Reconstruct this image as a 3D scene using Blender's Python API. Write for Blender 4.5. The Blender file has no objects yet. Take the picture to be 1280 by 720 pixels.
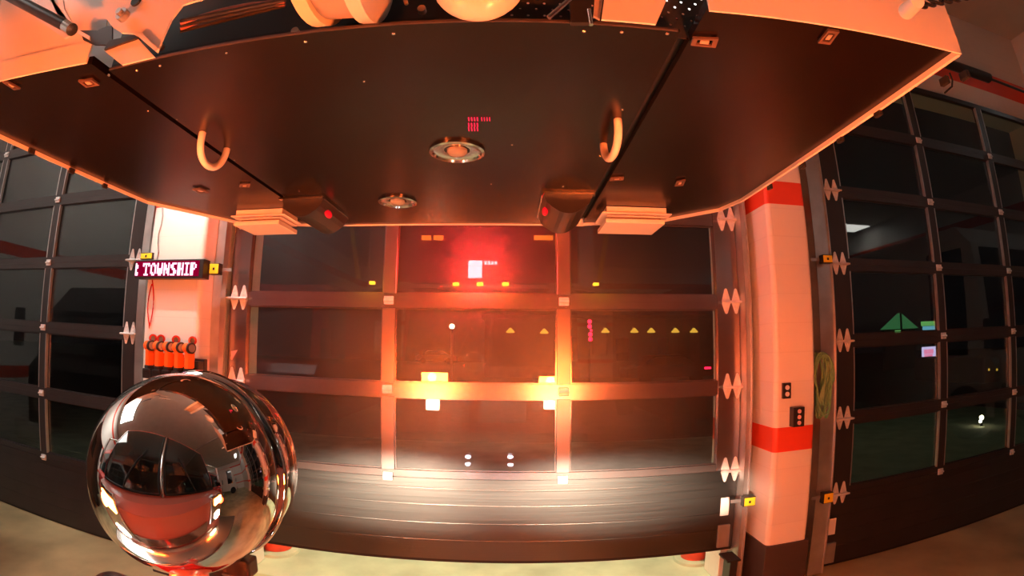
import bpy, bmesh, math, random
from mathutils import Vector, Matrix
random.seed(7)
SC = bpy.context.scene
C = SC.collection
PI = math.pi

# ------------------------------------------------------------------ lens
F, K1, K2 = 612.388, .02994, .00726
PIT, YAW, ROLL = .12075, -.00463, .00645
D, H, ZB = 3.333, 1.861, .339        # door plane, camera height, gap under the raised middle door
def _rot():
    cp, sp, cy, sy, cr, sr = math.cos(PIT), math.sin(PIT), math.cos(YAW), math.sin(YAW), math.cos(ROLL), math.sin(ROLL)
    Rz = Matrix(((cy, sy, 0), (-sy, cy, 0), (0, 0, 1)))
    Rx = Matrix(((1, 0, 0), (0, cp, sp), (0, -sp, cp)))
    A = Rx @ Rz
    B = Matrix((A[0], A[2], A[1]))
    return Matrix(((cr, sr, 0), (-sr, cr, 0), (0, 0, 1))) @ B
RM = _rot()
def theta_of(r):
    th = r / F
    for _ in range(30): th = r / F / (1 + K1 * th**2 + K2 * th**4)
    return th
def ray(u, v):
    dx, dy = u - 640, 360 - v
    r = math.hypot(dx, dy) or 1e-9
    th = theta_of(r)
    return RM.transposed() @ Vector((math.sin(th) * dx / r, math.sin(th) * dy / r, math.cos(th)))
def at(u, v, Y):
    d = ray(u, v); return d * (Y / d.y) + Vector((0, 0, H))
def atz(u, v, Z):
    d = ray(u, v); return d * ((Z - H) / d.z) + Vector((0, 0, H))
def refl(u, v, Y):                    # the point at depth Y whose mirror image in the door glass is seen at (u, v)
    d = ray(u, v); p = d * ((2 * D - Y) / d.y); return Vector((p.x, Y, p.z + H))

cd = bpy.data.cameras.new('camera'); cam = bpy.data.objects.new('camera', cd); C.objects.link(cam)
cd.type = 'PANO'; cd.sensor_width = 36; cd.sensor_height = 20.25; cd.sensor_fit = 'HORIZONTAL'
cd.clip_start = .01; cd.clip_end = 300
cy = getattr(cd, 'cycles', None)
def _polyfit():                       # least squares of theta(r) = a1 r + a2 r^2 + a3 r^3 + a4 r^4, r in mm on the sensor
    mm = 36 / 1280; rows = []
    for i in range(1, 75):
        r = i * 10; rows.append((r * mm, theta_of(r)))
    N = 4; S = 20.
    Am = [[sum((a / S) ** (i + j + 2) for a, b in rows) for j in range(N)] for i in range(N)]
    bv = [sum((a / S) ** (i + 1) * b for a, b in rows) for i in range(N)]
    for i in range(N):
        p = max(range(i, N), key=lambda k: abs(Am[k][i])); Am[i], Am[p] = Am[p], Am[i]; bv[i], bv[p] = bv[p], bv[i]
        for k in range(i + 1, N):
            f = Am[k][i] / Am[i][i]
            for j in range(i, N): Am[k][j] -= f * Am[i][j]
            bv[k] -= f * bv[i]
    x = [0] * N
    for i in range(N - 1, -1, -1):
        x[i] = (bv[i] - sum(Am[i][j] * x[j] for j in range(i + 1, N))) / Am[i][i]
    return [x[i] / S ** (i + 1) for i in range(N)]
a = _polyfit()
for t in (cd, cy):
    if t is None: continue
    try:
        t.panorama_type = 'FISHEYE_LENS_POLYNOMIAL'
        t.fisheye_fov = PI
        t.fisheye_polynomial_k0 = 0
        t.fisheye_polynomial_k1, t.fisheye_polynomial_k2, t.fisheye_polynomial_k3, t.fisheye_polynomial_k4 = [-q for q in a]
    except Exception as e:
        print('pano', t, e)
m3 = Matrix((RM[0], RM[1], -RM[2])).transposed()
cam.matrix_world = Matrix.Translation((0, 0, H)) @ m3.to_4x4()
SC.camera = cam

# ------------------------------------------------------------------ materials
def mat(name, col, rough=.5, metal=0, noise=None, bump=0, emit=None, es=0, spec=None, coat=0):
    m = bpy.data.materials.new(name); m.use_nodes = True
    nt = m.node_tree; b = nt.nodes['Principled BSDF']
    b.inputs['Base Color'].default_value = (*col, 1); b.inputs['Roughness'].default_value = rough; b.inputs['Metallic'].default_value = metal
    if spec is not None: b.inputs['Specular IOR Level'].default_value = spec
    if coat: b.inputs['Coat Weight'].default_value = coat; b.inputs['Coat Roughness'].default_value = .05
    if emit: b.inputs['Emission Color'].default_value = (*emit, 1); b.inputs['Emission Strength'].default_value = es
    if noise:
        sc, amt = noise
        tc = nt.nodes.new('ShaderNodeTexCoord'); nz = nt.nodes.new('ShaderNodeTexNoise'); nz.inputs['Scale'].default_value = sc; nz.inputs['Detail'].default_value = 6
        nt.links.new(tc.outputs['Object'], nz.inputs['Vector'])
        rp = nt.nodes.new('ShaderNodeValToRGB')
        rp.color_ramp.elements[0].position = .3; rp.color_ramp.elements[1].position = .7
        rp.color_ramp.elements[0].color = (*[c * (1 - amt) for c in col], 1); rp.color_ramp.elements[1].color = (*[min(1, c * (1 + amt)) for c in col], 1)
        nt.links.new(nz.outputs['Fac'], rp.inputs[0]); nt.links.new(rp.outputs[0], b.inputs['Base Color'])
        if bump:
            bp = nt.nodes.new('ShaderNodeBump'); bp.inputs['Strength'].default_value = bump; bp.inputs['Distance'].default_value = .01
            nt.links.new(nz.outputs['Fac'], bp.inputs['Height']); nt.links.new(bp.outputs[0], b.inputs['Normal'])
    return m
def emis(name, col, s):
    m = bpy.data.materials.new(name); m.use_nodes = True; nt = m.node_tree; nt.nodes.clear()
    e = nt.nodes.new('ShaderNodeEmission'); o = nt.nodes.new('ShaderNodeOutputMaterial')
    e.inputs[0].default_value = (*col, 1); e.inputs[1].default_value = s; nt.links.new(e.outputs[0], o.inputs[0]); return m
def wall_mat():
    # painted block: white with red-orange bands at two heights, block joints
    m = mat('painted_block', (.8, .76, .7), .45); nt = m.node_tree; b = nt.nodes['Principled BSDF']
    g = nt.nodes.new('ShaderNodeNewGeometry'); s = nt.nodes.new('ShaderNodeSeparateXYZ'); nt.links.new(g.outputs['Position'], s.inputs[0])
    def band(lo, hi):
        a1 = nt.nodes.new('ShaderNodeMath'); a1.operation = 'GREATER_THAN'; a1.inputs[1].default_value = lo
        a2 = nt.nodes.new('ShaderNodeMath'); a2.operation = 'LESS_THAN'; a2.inputs[1].default_value = hi
        nt.links.new(s.outputs[2], a1.inputs[0]); nt.links.new(s.outputs[2], a2.inputs[0])
        mm = nt.nodes.new('ShaderNodeMath'); mm.operation = 'MULTIPLY'; nt.links.new(a1.outputs[0], mm.inputs[0]); nt.links.new(a2.outputs[0], mm.inputs[1]); return mm
    x = band(1.12, 1.29); y = band(2.83, 3.0); z = band(4.6, 4.86)
    ad = nt.nodes.new('ShaderNodeMath'); ad.operation = 'ADD'; nt.links.new(x.outputs[0], ad.inputs[0]); nt.links.new(y.outputs[0], ad.inputs[1])
    ad2 = nt.nodes.new('ShaderNodeMath'); ad2.operation = 'ADD'; nt.links.new(ad.outputs[0], ad2.inputs[0]); nt.links.new(z.outputs[0], ad2.inputs[1])
    br = nt.nodes.new('ShaderNodeTexBrick'); br.inputs['Color1'].default_value = (.8, .76, .7, 1); br.inputs['Color2'].default_value = (.77, .73, .68, 1); br.inputs['Mortar'].default_value = (.74, .70, .645, 1)
    br.inputs['Scale'].default_value = 1; br.inputs['Mortar Size'].default_value = .004; br.inputs['Brick Width'].default_value = .8; br.inputs['Row Height'].default_value = .2
    cb = nt.nodes.new('ShaderNodeCombineXYZ'); sx = nt.nodes.new('ShaderNodeMath'); sx.operation = 'ADD'
    nt.links.new(s.outputs[0], sx.inputs[0]); nt.links.new(s.outputs[1], sx.inputs[1]); nt.links.new(sx.outputs[0], cb.inputs[0]); nt.links.new(s.outputs[2], cb.inputs[1])
    nt.links.new(cb.outputs[0], br.inputs['Vector'])
    mx = nt.nodes.new('ShaderNodeMix'); mx.data_type = 'RGBA'; mx.inputs[7].default_value = (.75, .07, .03, 1)
    nt.links.new(br.outputs[0], mx.inputs[6]); nt.links.new(ad2.outputs[0], mx.inputs[0]); nt.links.new(mx.outputs[2], b.inputs['Base Color'])
    return m
def glass_mat(name, tint, haze, hr=.35):
    # clear reflecting pane with a thin film of road dust
    m = bpy.data.materials.new(name); m.use_nodes = True; nt = m.node_tree; nt.nodes.clear(); N = nt.nodes.new; L = nt.links.new
    t = N('ShaderNodeBsdfTransparent'); t.inputs[0].default_value = (*tint, 1)
    g = N('ShaderNodeBsdfGlossy'); g.inputs['Roughness'].default_value = 0.0
    fr = N('ShaderNodeFresnel'); ge = N('ShaderNodeNewGeometry')
    io = N('ShaderNodeMapRange'); io.inputs[3].default_value = 1.52; io.inputs[4].default_value = 1 / 1.52   # same reflectance from both sides of a thin pane
    L(ge.outputs['Backfacing'], io.inputs[0]); L(io.outputs[0], fr.inputs[0])
    mx = N('ShaderNodeMixShader'); L(fr.outputs[0], mx.inputs[0]); L(t.outputs[0], mx.inputs[1]); L(g.outputs[0], mx.inputs[2])
    h = N('ShaderNodeBsdfGlossy'); h.inputs['Roughness'].default_value = hr; h.inputs[0].default_value = (1, 1, 1, 1)
    m2 = N('ShaderNodeMixShader'); L(mx.outputs[0], m2.inputs[1]); L(h.outputs[0], m2.inputs[2])
    nz = N('ShaderNodeTexNoise'); nz.inputs['Scale'].default_value = 1.5; nz.inputs['Detail'].default_value = 4
    tc = N('ShaderNodeTexCoord'); L(tc.outputs['Object'], nz.inputs[0])
    mu = N('ShaderNodeMath'); mu.operation = 'MULTIPLY'; mu.inputs[1].default_value = haze * 2; L(nz.outputs['Fac'], mu.inputs[0]); L(mu.outputs[0], m2.inputs[0])
    o = N('ShaderNodeOutputMaterial'); L(m2.outputs[0], o.inputs[0]); return m
def ribbed_metal():
    m = mat('brushed_bronze_metal', (.125, .12, .115), .33, 1.0); nt = m.node_tree; b = nt.nodes['Principled BSDF']; N = nt.nodes.new; L = nt.links.new
    g = N('ShaderNodeNewGeometry'); mp = N('ShaderNodeMapping'); mp.inputs['Scale'].default_value = (.6, 1, 60); L(g.outputs['Position'], mp.inputs[0])
    nz = N('ShaderNodeTexNoise'); nz.inputs['Scale'].default_value = 2; nz.inputs['Detail'].default_value = 5; L(mp.outputs[0], nz.inputs[0])
    r = N('ShaderNodeMapRange'); r.inputs[3].default_value = .27; r.inputs[4].default_value = .42; L(nz.outputs['Fac'], r.inputs[0]); L(r.outputs[0], b.inputs['Roughness'])
    bp = N('ShaderNodeBump'); bp.inputs['Strength'].default_value = .12; bp.inputs['Distance'].default_value = .004; L(nz.outputs['Fac'], bp.inputs['Height']); L(bp.outputs[0], b.inputs['Normal'])
    return m
def perf_mat():
    # sheet metal punched with round holes
    m = mat('punched_sheet', (.02, .02, .02), .6); nt = m.node_tree; b = nt.nodes['Principled BSDF']; N = nt.nodes.new; L = nt.links.new
    g = N('ShaderNodeNewGeometry'); mp = N('ShaderNodeMapping'); mp.inputs['Rotation'].default_value = (0, PI / 4, 0); mp.inputs['Scale'].default_value = (1 / .021,) * 3; L(g.outputs['Position'], mp.inputs[0])
    s = N('ShaderNodeSeparateXYZ'); L(mp.outputs[0], s.inputs[0])
    def fr(o):
        f = N('ShaderNodeMath'); f.operation = 'FRACT'; L(o, f.inputs[0]); q = N('ShaderNodeMath'); q.operation = 'SUBTRACT'; q.inputs[1].default_value = .5; L(f.outputs[0], q.inputs[0])
        p = N('ShaderNodeMath'); p.operation = 'POWER'; p.inputs[1].default_value = 2; L(q.outputs[0], p.inputs[0]); return p
    x, z = fr(s.outputs[0]), fr(s.outputs[2])
    ad = N('ShaderNodeMath'); ad.operation = 'ADD'; L(x.outputs[0], ad.inputs[0]); L(z.outputs[0], ad.inputs[1])
    gt = N('ShaderNodeMath'); gt.operation = 'GREATER_THAN'; gt.inputs[1].default_value = .016; L(ad.outputs[0], gt.inputs[0]); L(gt.outputs[0], b.inputs['Alpha'])
    return m

M = dict(
    latch=mat('worn_latch', (.16, .10, .08), .4, .3),
    mull=mat('mullion_aluminium', (.32, .25, .24), .30, .88, noise=(5, .08)),
    wall=wall_mat(),
    ceil=mat('painted_ceiling', (.6, .57, .5), .8, noise=(2, .06)),
    floor=mat('sealed_concrete', (.46, .41, .22), .3, noise=(1.6, .35), bump=.05),
    apron=mat('concrete_apron', (.5, .5, .36), .8, noise=(3, .2), bump=.1),
    asphalt=mat('asphalt', (.05, .055, .045), .8, noise=(4, .3)),
    plinth=mat('dark_plinth', (.05, .035, .03), .6),
    frame=mat('bronze_frame', (.05, .045, .045), .4, .5, noise=(5, .08)),
    framec=mat('satin_aluminium', (.34, .28, .27), .24, .88, noise=(5, .08)),
    rib=ribbed_metal(), solid=mat('dark_door_panel', (.03, .026, .026), .45, .2, noise=(4, .15)),
    glass=glass_mat('dusty_glass', (.86, .84, .84), .042, .42),
    glass2=glass_mat('tinted_glass', (.7, .72, .7), .008, .4),
    galv=mat('galvanised_steel', (.55, .53, .52), .35, .8, noise=(9, .12)),
    hinge=mat('zinc_hinge', (.85, .82, .8), .3, .25, noise=(30, .1)),
    black=mat('black_rubber', (.012, .012, .012), .6),
    blackp=mat('black_plastic', (.02, .018, .018), .35),
    under=mat('black_gloss_underside', (.008, .004, .003), .25, 0, noise=(1.5, .2), spec=.36),
    whitep=mat('white_enamel', (.82, .76, .7), .35, coat=.3),
    redp=mat('red_enamel', (.55, .015, .01), .25, coat=.7),
    salmon=mat('red_cab_paint', (.62, .17, .12), .3, coat=.5),
    chrome=mat('chrome', (.92, .9, .88), .02, 1),
    chromer=mat('satin_chrome', (.8, .78, .75), .15, 1),
    steel=mat('screw_steel', (.85, .8, .7), .2, 1),
    cream=mat('cream_plastic', (.85, .72, .5), .4),
    tan=mat('tan_metal', (.5, .4, .33), .45, .2),
    orange=mat('orange_plastic', (.95, .16, .02), .35),
    yellow=mat('yellow_plastic', (.95, .75, .03), .4),
    strap=mat('yellow_webbing', (.9, .75, .06), .7, noise=(60, .2)),
    hose=mat('green_hose', (.2, .42, .2), .5, noise=(20, .2)),
    label=mat('white_label', (.85, .82, .8), .5),
    bollard=mat('red_bollard', (.7, .08, .04), .5, noise=(8, .15)),
    perf=perf_mat(),
    tint=mat('dark_glass', (.01, .015, .015), .03, spec=.8),
    clear=mat('clear_lens', (.5, .45, .4), .08, .6),
    amber=emis('amber_lamp', (1, .135, .014), 560),
    head=emis('headlamp', (1, .75, .48), 75),
    red=emis('red_strobe', (1, .035, .04), 450),
    mark=emis('marker_amber', (1, .55, .02), 45),
    markr=emis('marker_orange', (1, .2, .02), 16),
    tiny=emis('step_led', (.75, .8, 1), 60),
    redghost=emis('red_ghost_glow', (1, .02, .06), 1.6),
    signbg=emis('sign_matrix', (.5, .0, .045), .55),
    signtx=emis('sign_led', (1, .55, .75), 2.2),
    fluo=emis('added_fluorescent', (.9, 1, .97), 5),
    fluob=emis('fluorescent_bright', (1, .97, .9), 9),
    street=emis('street_lamp_lamp', (1, .9, .6), 16),
    sconce=emis('sconce_lamp', (1, .6, .06), 1.0),
    tail=emis('tail_lamp', (1, .01, .05), 5),
    greenlit=mat('green_fascia', (.15, .5, .2), .6, emit=(.1, .45, .16), es=.4),
    signg=emis('green_sign', (.25, .75, .2), .8), signc=emis('cyan_sign', (.2, .6, .8), 1), signr=emis('red_sign', (1, .08, .05), 1.2),
    signw=emis('lilac_sign', (.7, .6, 1), 1.6), signp=emis('pink_sign', (1, .12, .25), 1.6),
    brick=mat('dark_facade', (.05, .035, .03), .8, noise=(3, .3)),
    redlens=mat('red_lens', (.6, .01, .02), .15, emit=(1, .01, .04), es=.25),
    paper=mat('decal_paper', (.8, .5, .5), .5),
)
WHITECAR = mat('pale_car_paint', (.55, .55, .55), .25, coat=.8)

# ------------------------------------------------------------------ mesh helpers
def link(name, me, parent=None):
    o = bpy.data.objects.new(name, me); C.objects.link(o)
    if parent: o.parent = parent
    return o
class MB:
    def __init__(s): s.bm = bmesh.new()
    def box(s, x0, x1, y0, y1, z0, z1, bev=0, rot=None):
        r = bmesh.ops.create_cube(s.bm, size=1); v = r['verts']
        T = Matrix.Translation(((x0 + x1) / 2, (y0 + y1) / 2, (z0 + z1) / 2))
        if rot is not None: T = T @ rot.to_4x4()
        bmesh.ops.transform(s.bm, matrix=T @ Matrix.Diagonal((abs(x1 - x0), abs(y1 - y0), abs(z1 - z0), 1)), verts=v)
        if bev:
            e = list({e for q in v for e in q.link_edges}); bmesh.ops.bevel(s.bm, geom=e, offset=bev, segments=2, affect='EDGES', profile=.6)
        return s
    def cyl(s, p, q, r, r2=None, seg=20, cap=True):
        p, q = Vector(p), Vector(q); d = q - p
        R = d.to_track_quat('Z', 'Y').to_matrix().to_4x4()
        bmesh.ops.create_cone(s.bm, cap_ends=cap, segments=seg, radius1=r, radius2=r if r2 is None else r2, depth=d.length, matrix=Matrix.Translation((p + q) / 2) @ R)
        return s
    def sph(s, c, r, sx=1, sy=1, sz=1, seg=20, rot=None):
        T = Matrix.Translation(c)
        if rot is not None: T = T @ rot.to_4x4()
        bmesh.ops.create_uvsphere(s.bm, u_segments=seg, v_segments=seg // 2 + 2, radius=r, matrix=T @ Matrix.Diagonal((sx, sy, sz, 1))); return s
    def tube(s, pts, r, seg=8):
        pts = [Vector(p) for p in pts]; rings = []
        for i, p in enumerate(pts):
            t = (pts[min(i + 1, len(pts) - 1)] - pts[max(i - 1, 0)]).normalized()
            u = t.cross(Vector((0, 0, 1)));
            if u.length < .05: u = t.cross(Vector((0, 1, 0)))
            u.normalize()
            if rings and u.dot(lu) < 0: u = -u
            lu = u; w = t.cross(u)
            rings.append([s.bm.verts.new(p + (u * math.cos(k * 2 * PI / seg) + w * math.sin(k * 2 * PI / seg)) * r) for k in range(seg)])
        for A, B in zip(rings, rings[1:]):
            for k in range(seg): s.bm.faces.new((A[k], A[(k + 1) % seg], B[(k + 1) % seg], B[k]))
        s.bm.faces.new(rings[0][::-1]); s.bm.faces.new(rings[-1]); return s
    def prism(s, pts, vec):           # polygon pushed along vec
        vec = Vector(vec); a = [s.bm.verts.new(Vector(p)) for p in pts]; b = [s.bm.verts.new(Vector(p) + vec) for p in pts]
        s.bm.faces.new(a); s.bm.faces.new(b[::-1]); n = len(a)
        for i in range(n): s.bm.faces.new((a[i], a[(i + 1) % n], b[(i + 1) % n], b[i]))
        return s
    def lathe(s, prof, T=None, seg=64):  # prof: (radius, axial) along local z
        T = T or Matrix(); rings = []
        for r, z in prof:
            if r < 1e-5: rings.append([s.bm.verts.new(T @ Vector((0, 0, z)))])
            else: rings.append([s.bm.verts.new(T @ Vector((r * math.cos(k * 2 * PI / seg), r * math.sin(k * 2 * PI / seg), z))) for k in range(seg)])
        for A, B in zip(rings, rings[1:]):
            for k in range(seg):
                f = [A[k % len(A)], A[(k + 1) % len(A)], B[(k + 1) % len(B)], B[k % len(B)]]
                f = list(dict.fromkeys(f))
                if len(f) > 2: s.bm.faces.new(f)
        return s
    def build(s, name, m, parent=None, smooth=False, origin=None):
        bmesh.ops.recalc_face_normals(s.bm, faces=s.bm.faces)
        me = bpy.data.meshes.new(name); 
        if origin is None and parent is None and len(s.bm.verts):
            lo = Vector([min(v.co[i] for v in s.bm.verts) for i in range(3)]); hi = Vector([max(v.co[i] for v in s.bm.verts) for i in range(3)])
            origin = Vector(((lo.x + hi.x) / 2, (lo.y + hi.y) / 2, lo.z))
        if origin is not None: bmesh.ops.translate(s.bm, vec=-Vector(origin), verts=s.bm.verts)
        s.bm.to_mesh(me); s.bm.free(); me.materials.append(m)
        if smooth:
            for p in me.polygons: p.use_smooth = True
            if smooth != 'all':
                try: me.set_sharp_from_angle(angle=math.radians(35))
                except Exception: pass
        o = link(name, me, parent)
        if parent is not None:                      # vertices are given in world space
            w = Matrix.Translation(parent.get('wpos', (0, 0, 0)))
            if origin is None:
                o.matrix_parent_inverse = Matrix(); o.location = -Vector(parent.get('wpos', (0, 0, 0)))
                o['wpos'] = (0, 0, 0)
            else:
                o.location = Vector(origin) - Vector(parent.get('wpos', (0, 0, 0))); o['wpos'] = tuple(origin)
        else:
            o.location = origin or (0, 0, 0); o['wpos'] = tuple(origin or (0, 0, 0))
        return o
def tag(o, label=None, cat=None, group=None, kind=None):
    if label: o['label'] = label
    if cat: o['category'] = cat
    if group: o['group'] = group
    if kind: o['kind'] = kind
    return o
def thing(name, loc, label, cat, group=None, kind=None):
    o = bpy.data.objects.new(name, None); C.objects.link(o); o.location = loc; o['wpos'] = tuple(loc); o.empty_display_size = .1
    return tag(o, label, cat, group, kind)
def structure(mb, name, m, smooth=False): return tag(mb.build(name, m, smooth=smooth), kind='structure')
def copy_tree(o, parent=None):
    c = o.copy(); C.objects.link(c)
    if parent: c.parent = parent
    for ch in o.children: copy_tree(ch, c)
    return c

# ------------------------------------------------------------------ the building
CZ = 5.6
MDL, MDR = -2.10, 1.66            # middle door
RDL, RDR = 2.50, 6.26             # right door
LDL, LDR = -6.74, -2.97           # left door
DT = 4.34
structure(MB().box(-14, 12, -16, D + .06, -.2, 0), 'floor', M['floor'])
structure(MB().box(-14, 12, -16, D + .35, CZ, CZ + .2), 'ceiling', M['ceil'])
structure(MB().box(-7.2, -7.0, -16, D + .06, 0, CZ), 'wall_left', M['wall'])
structure(MB().box(12, 12.2, -16, D + .35, 0, CZ), 'wall_right', M['wall'])
structure(MB().box(-14.2, 12.2, -16.2, -16, 0, CZ), 'wall_back', M['wall'])
w = MB()
Y0, Y1 = D + .06, D + .34
for x0, x1 in ((-7.2, LDL + .05), (LDR - .05, MDL + .05), (MDR - .05, RDL + .05), (RDR - .05, 12)): w.box(x0, x1, Y0, Y1, 0, DT)
w.box(-7.2, 12, Y0, Y1, DT - .04, CZ)
# pilasters between the doors, with bullnose corners
def pil(x0, x1, y):
    r = .035; pts = [(x0, Y0 + .01)]
    for k in range(7): a_ = PI - k * PI / 12; pts.append((x0 + r + r * math.cos(a_), y + r - r * math.sin(a_)))
    for k in range(7): a_ = PI / 2 - k * PI / 12; pts.append((x1 - r + r * math.cos(a_), y + r - r * math.sin(a_)))
    pts.append((x1, Y0 + .01))
    w.prism([(a_, b_, 0) for a_, b_ in pts], (0, 0, CZ - .002))
pil(1.775, 2.115, 2.99); pil(-2.74, -2.2, 3.04); pil(6.55, 7.0, 3.02)
structure(w, 'wall_front', M['wall'])
b = MB()
b.box(1.765, 2.13, 2.975, 3.38, 0, .445, .008); b.box(1.70, 2.30, 3.33, 3.40, 0, .44, .004)
b.box(-2.75, -2.19, 3.025, 3.38, 0, .445, .008)
structure(b, 'baseboard_front', M['plinth'])
structure(MB().box(-14, 12, D + .07, 9.5, -.22, -.005), 'floor_apron', M['apron'])
structure(MB().box(-60, 60, 9.5, 60, -.25, -.03), 'floor_street', M['asphalt'])

# vertical door tracks, standing off the wall
ti = [0]
def track(x0, x1, yb, yf, top=4.3, hor=False):
    ti[0] += 1
    t = MB()
    # a rolled channel: web across, lip towards the door, angle back to the wall
    t.box(x0, x1, yf, yf + .004, 0.02, top); t.box(x0, x0 + .004, yf, yb, .02, top); t.box(x1 - .006, x1, yf - .016, yf + .05, .02, top)
    for z in (.35, 1.3, 2.2, 3.1, 4.0): t.box(x0 - .03, x0 + .03, yb - .01, yb, z, z + .05)
    if hor:
        t.box(x0, x1, -4, yf - .1, top + .12, top + .18); t.cyl(((x0 + x1) / 2, yf, top), ((x0 + x1) / 2, yf - .12, top + .15), .03)
    structure(t, 'trim_%d' % ti[0], M['galv'])
track(MDR + .005, MDR + .045, Y0, 3.2)
track(MDL - .12, MDL - .01, Y0, 3.2)
track(2.31, 2.455, Y0, 3.2, hor=True)
track(LDR + .005, LDR + .10, Y0, 3.2)
# door shafts and springs above the right-hand door
s_ = MB(); s_.cyl((2.3, 3.05, 4.52), (6.4, 3.05, 4.5), .015); s_.cyl((3.6, 3.05, 4.512), (5.05, 3.05, 4.508), .055, seg=24)
structure(s_, 'trim_5', M['blackp'], smooth=True)

# ------------------------------------------------------------------ sectional doors
def leaf(mb, x, z, up, s=1.0):
    # one hinge leaf: a folded triangular plate with a rounded tip and two screw heads
    hgt = (.10 if up else -.085) * s; wd = .033 * s; y = D - .036
    n = [(x - wd, y, z), (x - wd, y, z + hgt * .12), (x - .009, y, z + hgt * .94), (x, y, z + hgt), (x + .009, y, z + hgt * .94), (x + wd, y, z + hgt * .12), (x + wd, y, z)]
    mb.prism(n, (0, -.005, 0))
    mb.box(x - wd, x + wd, y - .035, y, z + (.003 if up else -.009), z + (.009 if up else -.003))
    mb.cyl((x, y - .004, z + hgt * .62), (x, y - .011, z + hgt * .62), .007, seg=8)
    mb.cyl((x, y - .004, z + hgt * .3), (x, y - .011, z + hgt * .3), .007, seg=8)
def make_door(name, xl, xr, m1, m2, gl, gr, zb, n, fm, gm, side_hinges, solid_m, top_half=True):
    d = thing(name, ((xl + xr) / 2, D, zb), None, None, kind='structure')
    s = .61; ry = .045
    for k in range(n):
        z0, z1 = zb + k * s, zb + (k + 1) * s
        if k == 0:
            pn = MB().box(xl, xr, D - .022, D + .022, z0, z1 - .003)
            for zz, hh in ((z1 - .085, .010), (z1 - .205, .012), (z1 - .34, .012), (z1 - .47, .012)):
                pn.box(xl + .09, xr - .09, D - .0245, D - .02, zz, zz + hh, .0015)
            pn.box(xl, xr, D - .028, D - .02, z1 - .05, z1 - .003)
            pn.build('solid_panel', solid_m, d)
            MB().box(xl, xr, D - .012, D + .012, z0 - .025, z0 + .004).build('bottom_seal', M['black'], d)
            continue
        # end stiles of this section
        MB().box(xl, gl, D - .034, D + .022, z0 + .0004, z1 - .0004).build('stile', fm, d)
        MB().box(gr, xr, D - .034, D + .022, z0 + .0004, z1 - .0004).build('stile', fm, d)
        for za, zc in ((z0 + .0004, z0 + .05), (z1 - .05, z1 - .0004)):
            MB().box(gl + .0005, gr - .0005, D - .03, D + .02, za, zc).build('rail', fm, d)
        for m in (m1, m2):
            MB().box(m - .045, m + .045, D - .0325, D + .0215, z0 + .0505, z1 - .0505, .002).build('mullion', M['mull'] if fm is M['framec'] else fm, d)
        for xa, xb in ((gl, m1 - .045), (m1 + .045, m2 - .045), (m2 + .045, gr)):
            MB().box(xa + .001, xb - .001, D - .003, D + .003, z0 + .051, z1 - .051).build('pane', gm, d)
            bd = MB()                                 # glazing bead round the pane
            for q in ((xa + .001, xa + .011, z0 + .052, z1 - .052), (xb - .011, xb - .001, z0 + .052, z1 - .052)): bd.box(q[0], q[1], D - (.034 if fm is M['frame'] else .014), D - .004, q[2], q[3])
            bd.build('glazing_bead', fm if fm is M['framec'] else M['galv'], d); bd = MB()
            for q in ((z0 + .052, z0 + .060), (z1 - .060, z1 - .052)): bd.box(xa + .012, xb - .012, D - .014, D - .004, q[0], q[1])
            bd.build('glazing_bead', fm, d)
    for k in range(1, n):
        z = zb + k * s
        for xs in side_hinges:
            h = MB()
            for x in xs: leaf(h, x, z, True); leaf(h, x, z, False)
            h.cyl((min(xs) - .045, D - .07, z), (max(xs) + .045, D - .07, z), .008, seg=8)
            # roller arm into the track
            sg = 1 if xs[0] > (xl + xr) / 2 else -1
            h.cyl((max(xs) if sg > 0 else min(xs), D - .07, z), ((xr + .02) if sg > 0 else (xl - .02), D - .07, z), .006, seg=8)
            h.build('side_hinge', M['hinge'], d)
        for m in (m1, m2):
            h = MB().box(m - .034, m + .034, D - .045, D - .032, z - .027, z + .03, .004).cyl((m - .034, D - .048, z), (m + .034, D - .048, z), .009, seg=10)
            h.cyl((m - .015, D - .046, z + .018), (m - .015, D - .05, z + .018), .005, seg=8).cyl((m + .015, D - .046, z - .016), (m + .015, D - .05, z - .016), .005, seg=8)
            h.build('centre_hinge', M['hinge'], d)
    return d
d2 = make_door('door_2', MDL, MDR, -.831, .368, -1.94, 1.485, ZB, 7, M['framec'], M['glass'], ((-2.055, -1.975), (1.555, 1.635)), M['rib'])
d3 = make_door('door_3', RDL, RDR, 3.842, 5.031, 2.72, 6.10, 0.03, 7, M['frame'], M['glass2'], ((2.575, 2.655), (6.14, 6.21)), M['solid'])
d1 = make_door('door_1', LDL, LDR, -5.525, -4.339, -6.57, -3.20, 0.03, 7, M['frame'], M['glass2'], ((-6.70, -6.62), (-3.16, -3.08)), M['solid'])
for d, x in ((d2, 1.575), (d3, 2.585)):
    l = MB().box(x - .035, x + .035, D - .030, D - .024, d.location.z + .26, d.location.z + .40, .004); tag(l.build('decal', M['label'], d), 'white rectangular sticker')
    MB().box(x - .045, x + .05, D - .045, D - .024, d.location.z + .01, d.location.z + .19, .004).build('bottom_bracket', M['galv'], d)
p0 = at(289, 439, D - .04); p = MB().prism([p0, p0 + Vector((.055, 0, .012)), p0 + Vector((.005, 0, -.065))], (0, .006, 0)); tag(p.build('decal', M['paper'], d2), 'small triangular warning decal')

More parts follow.
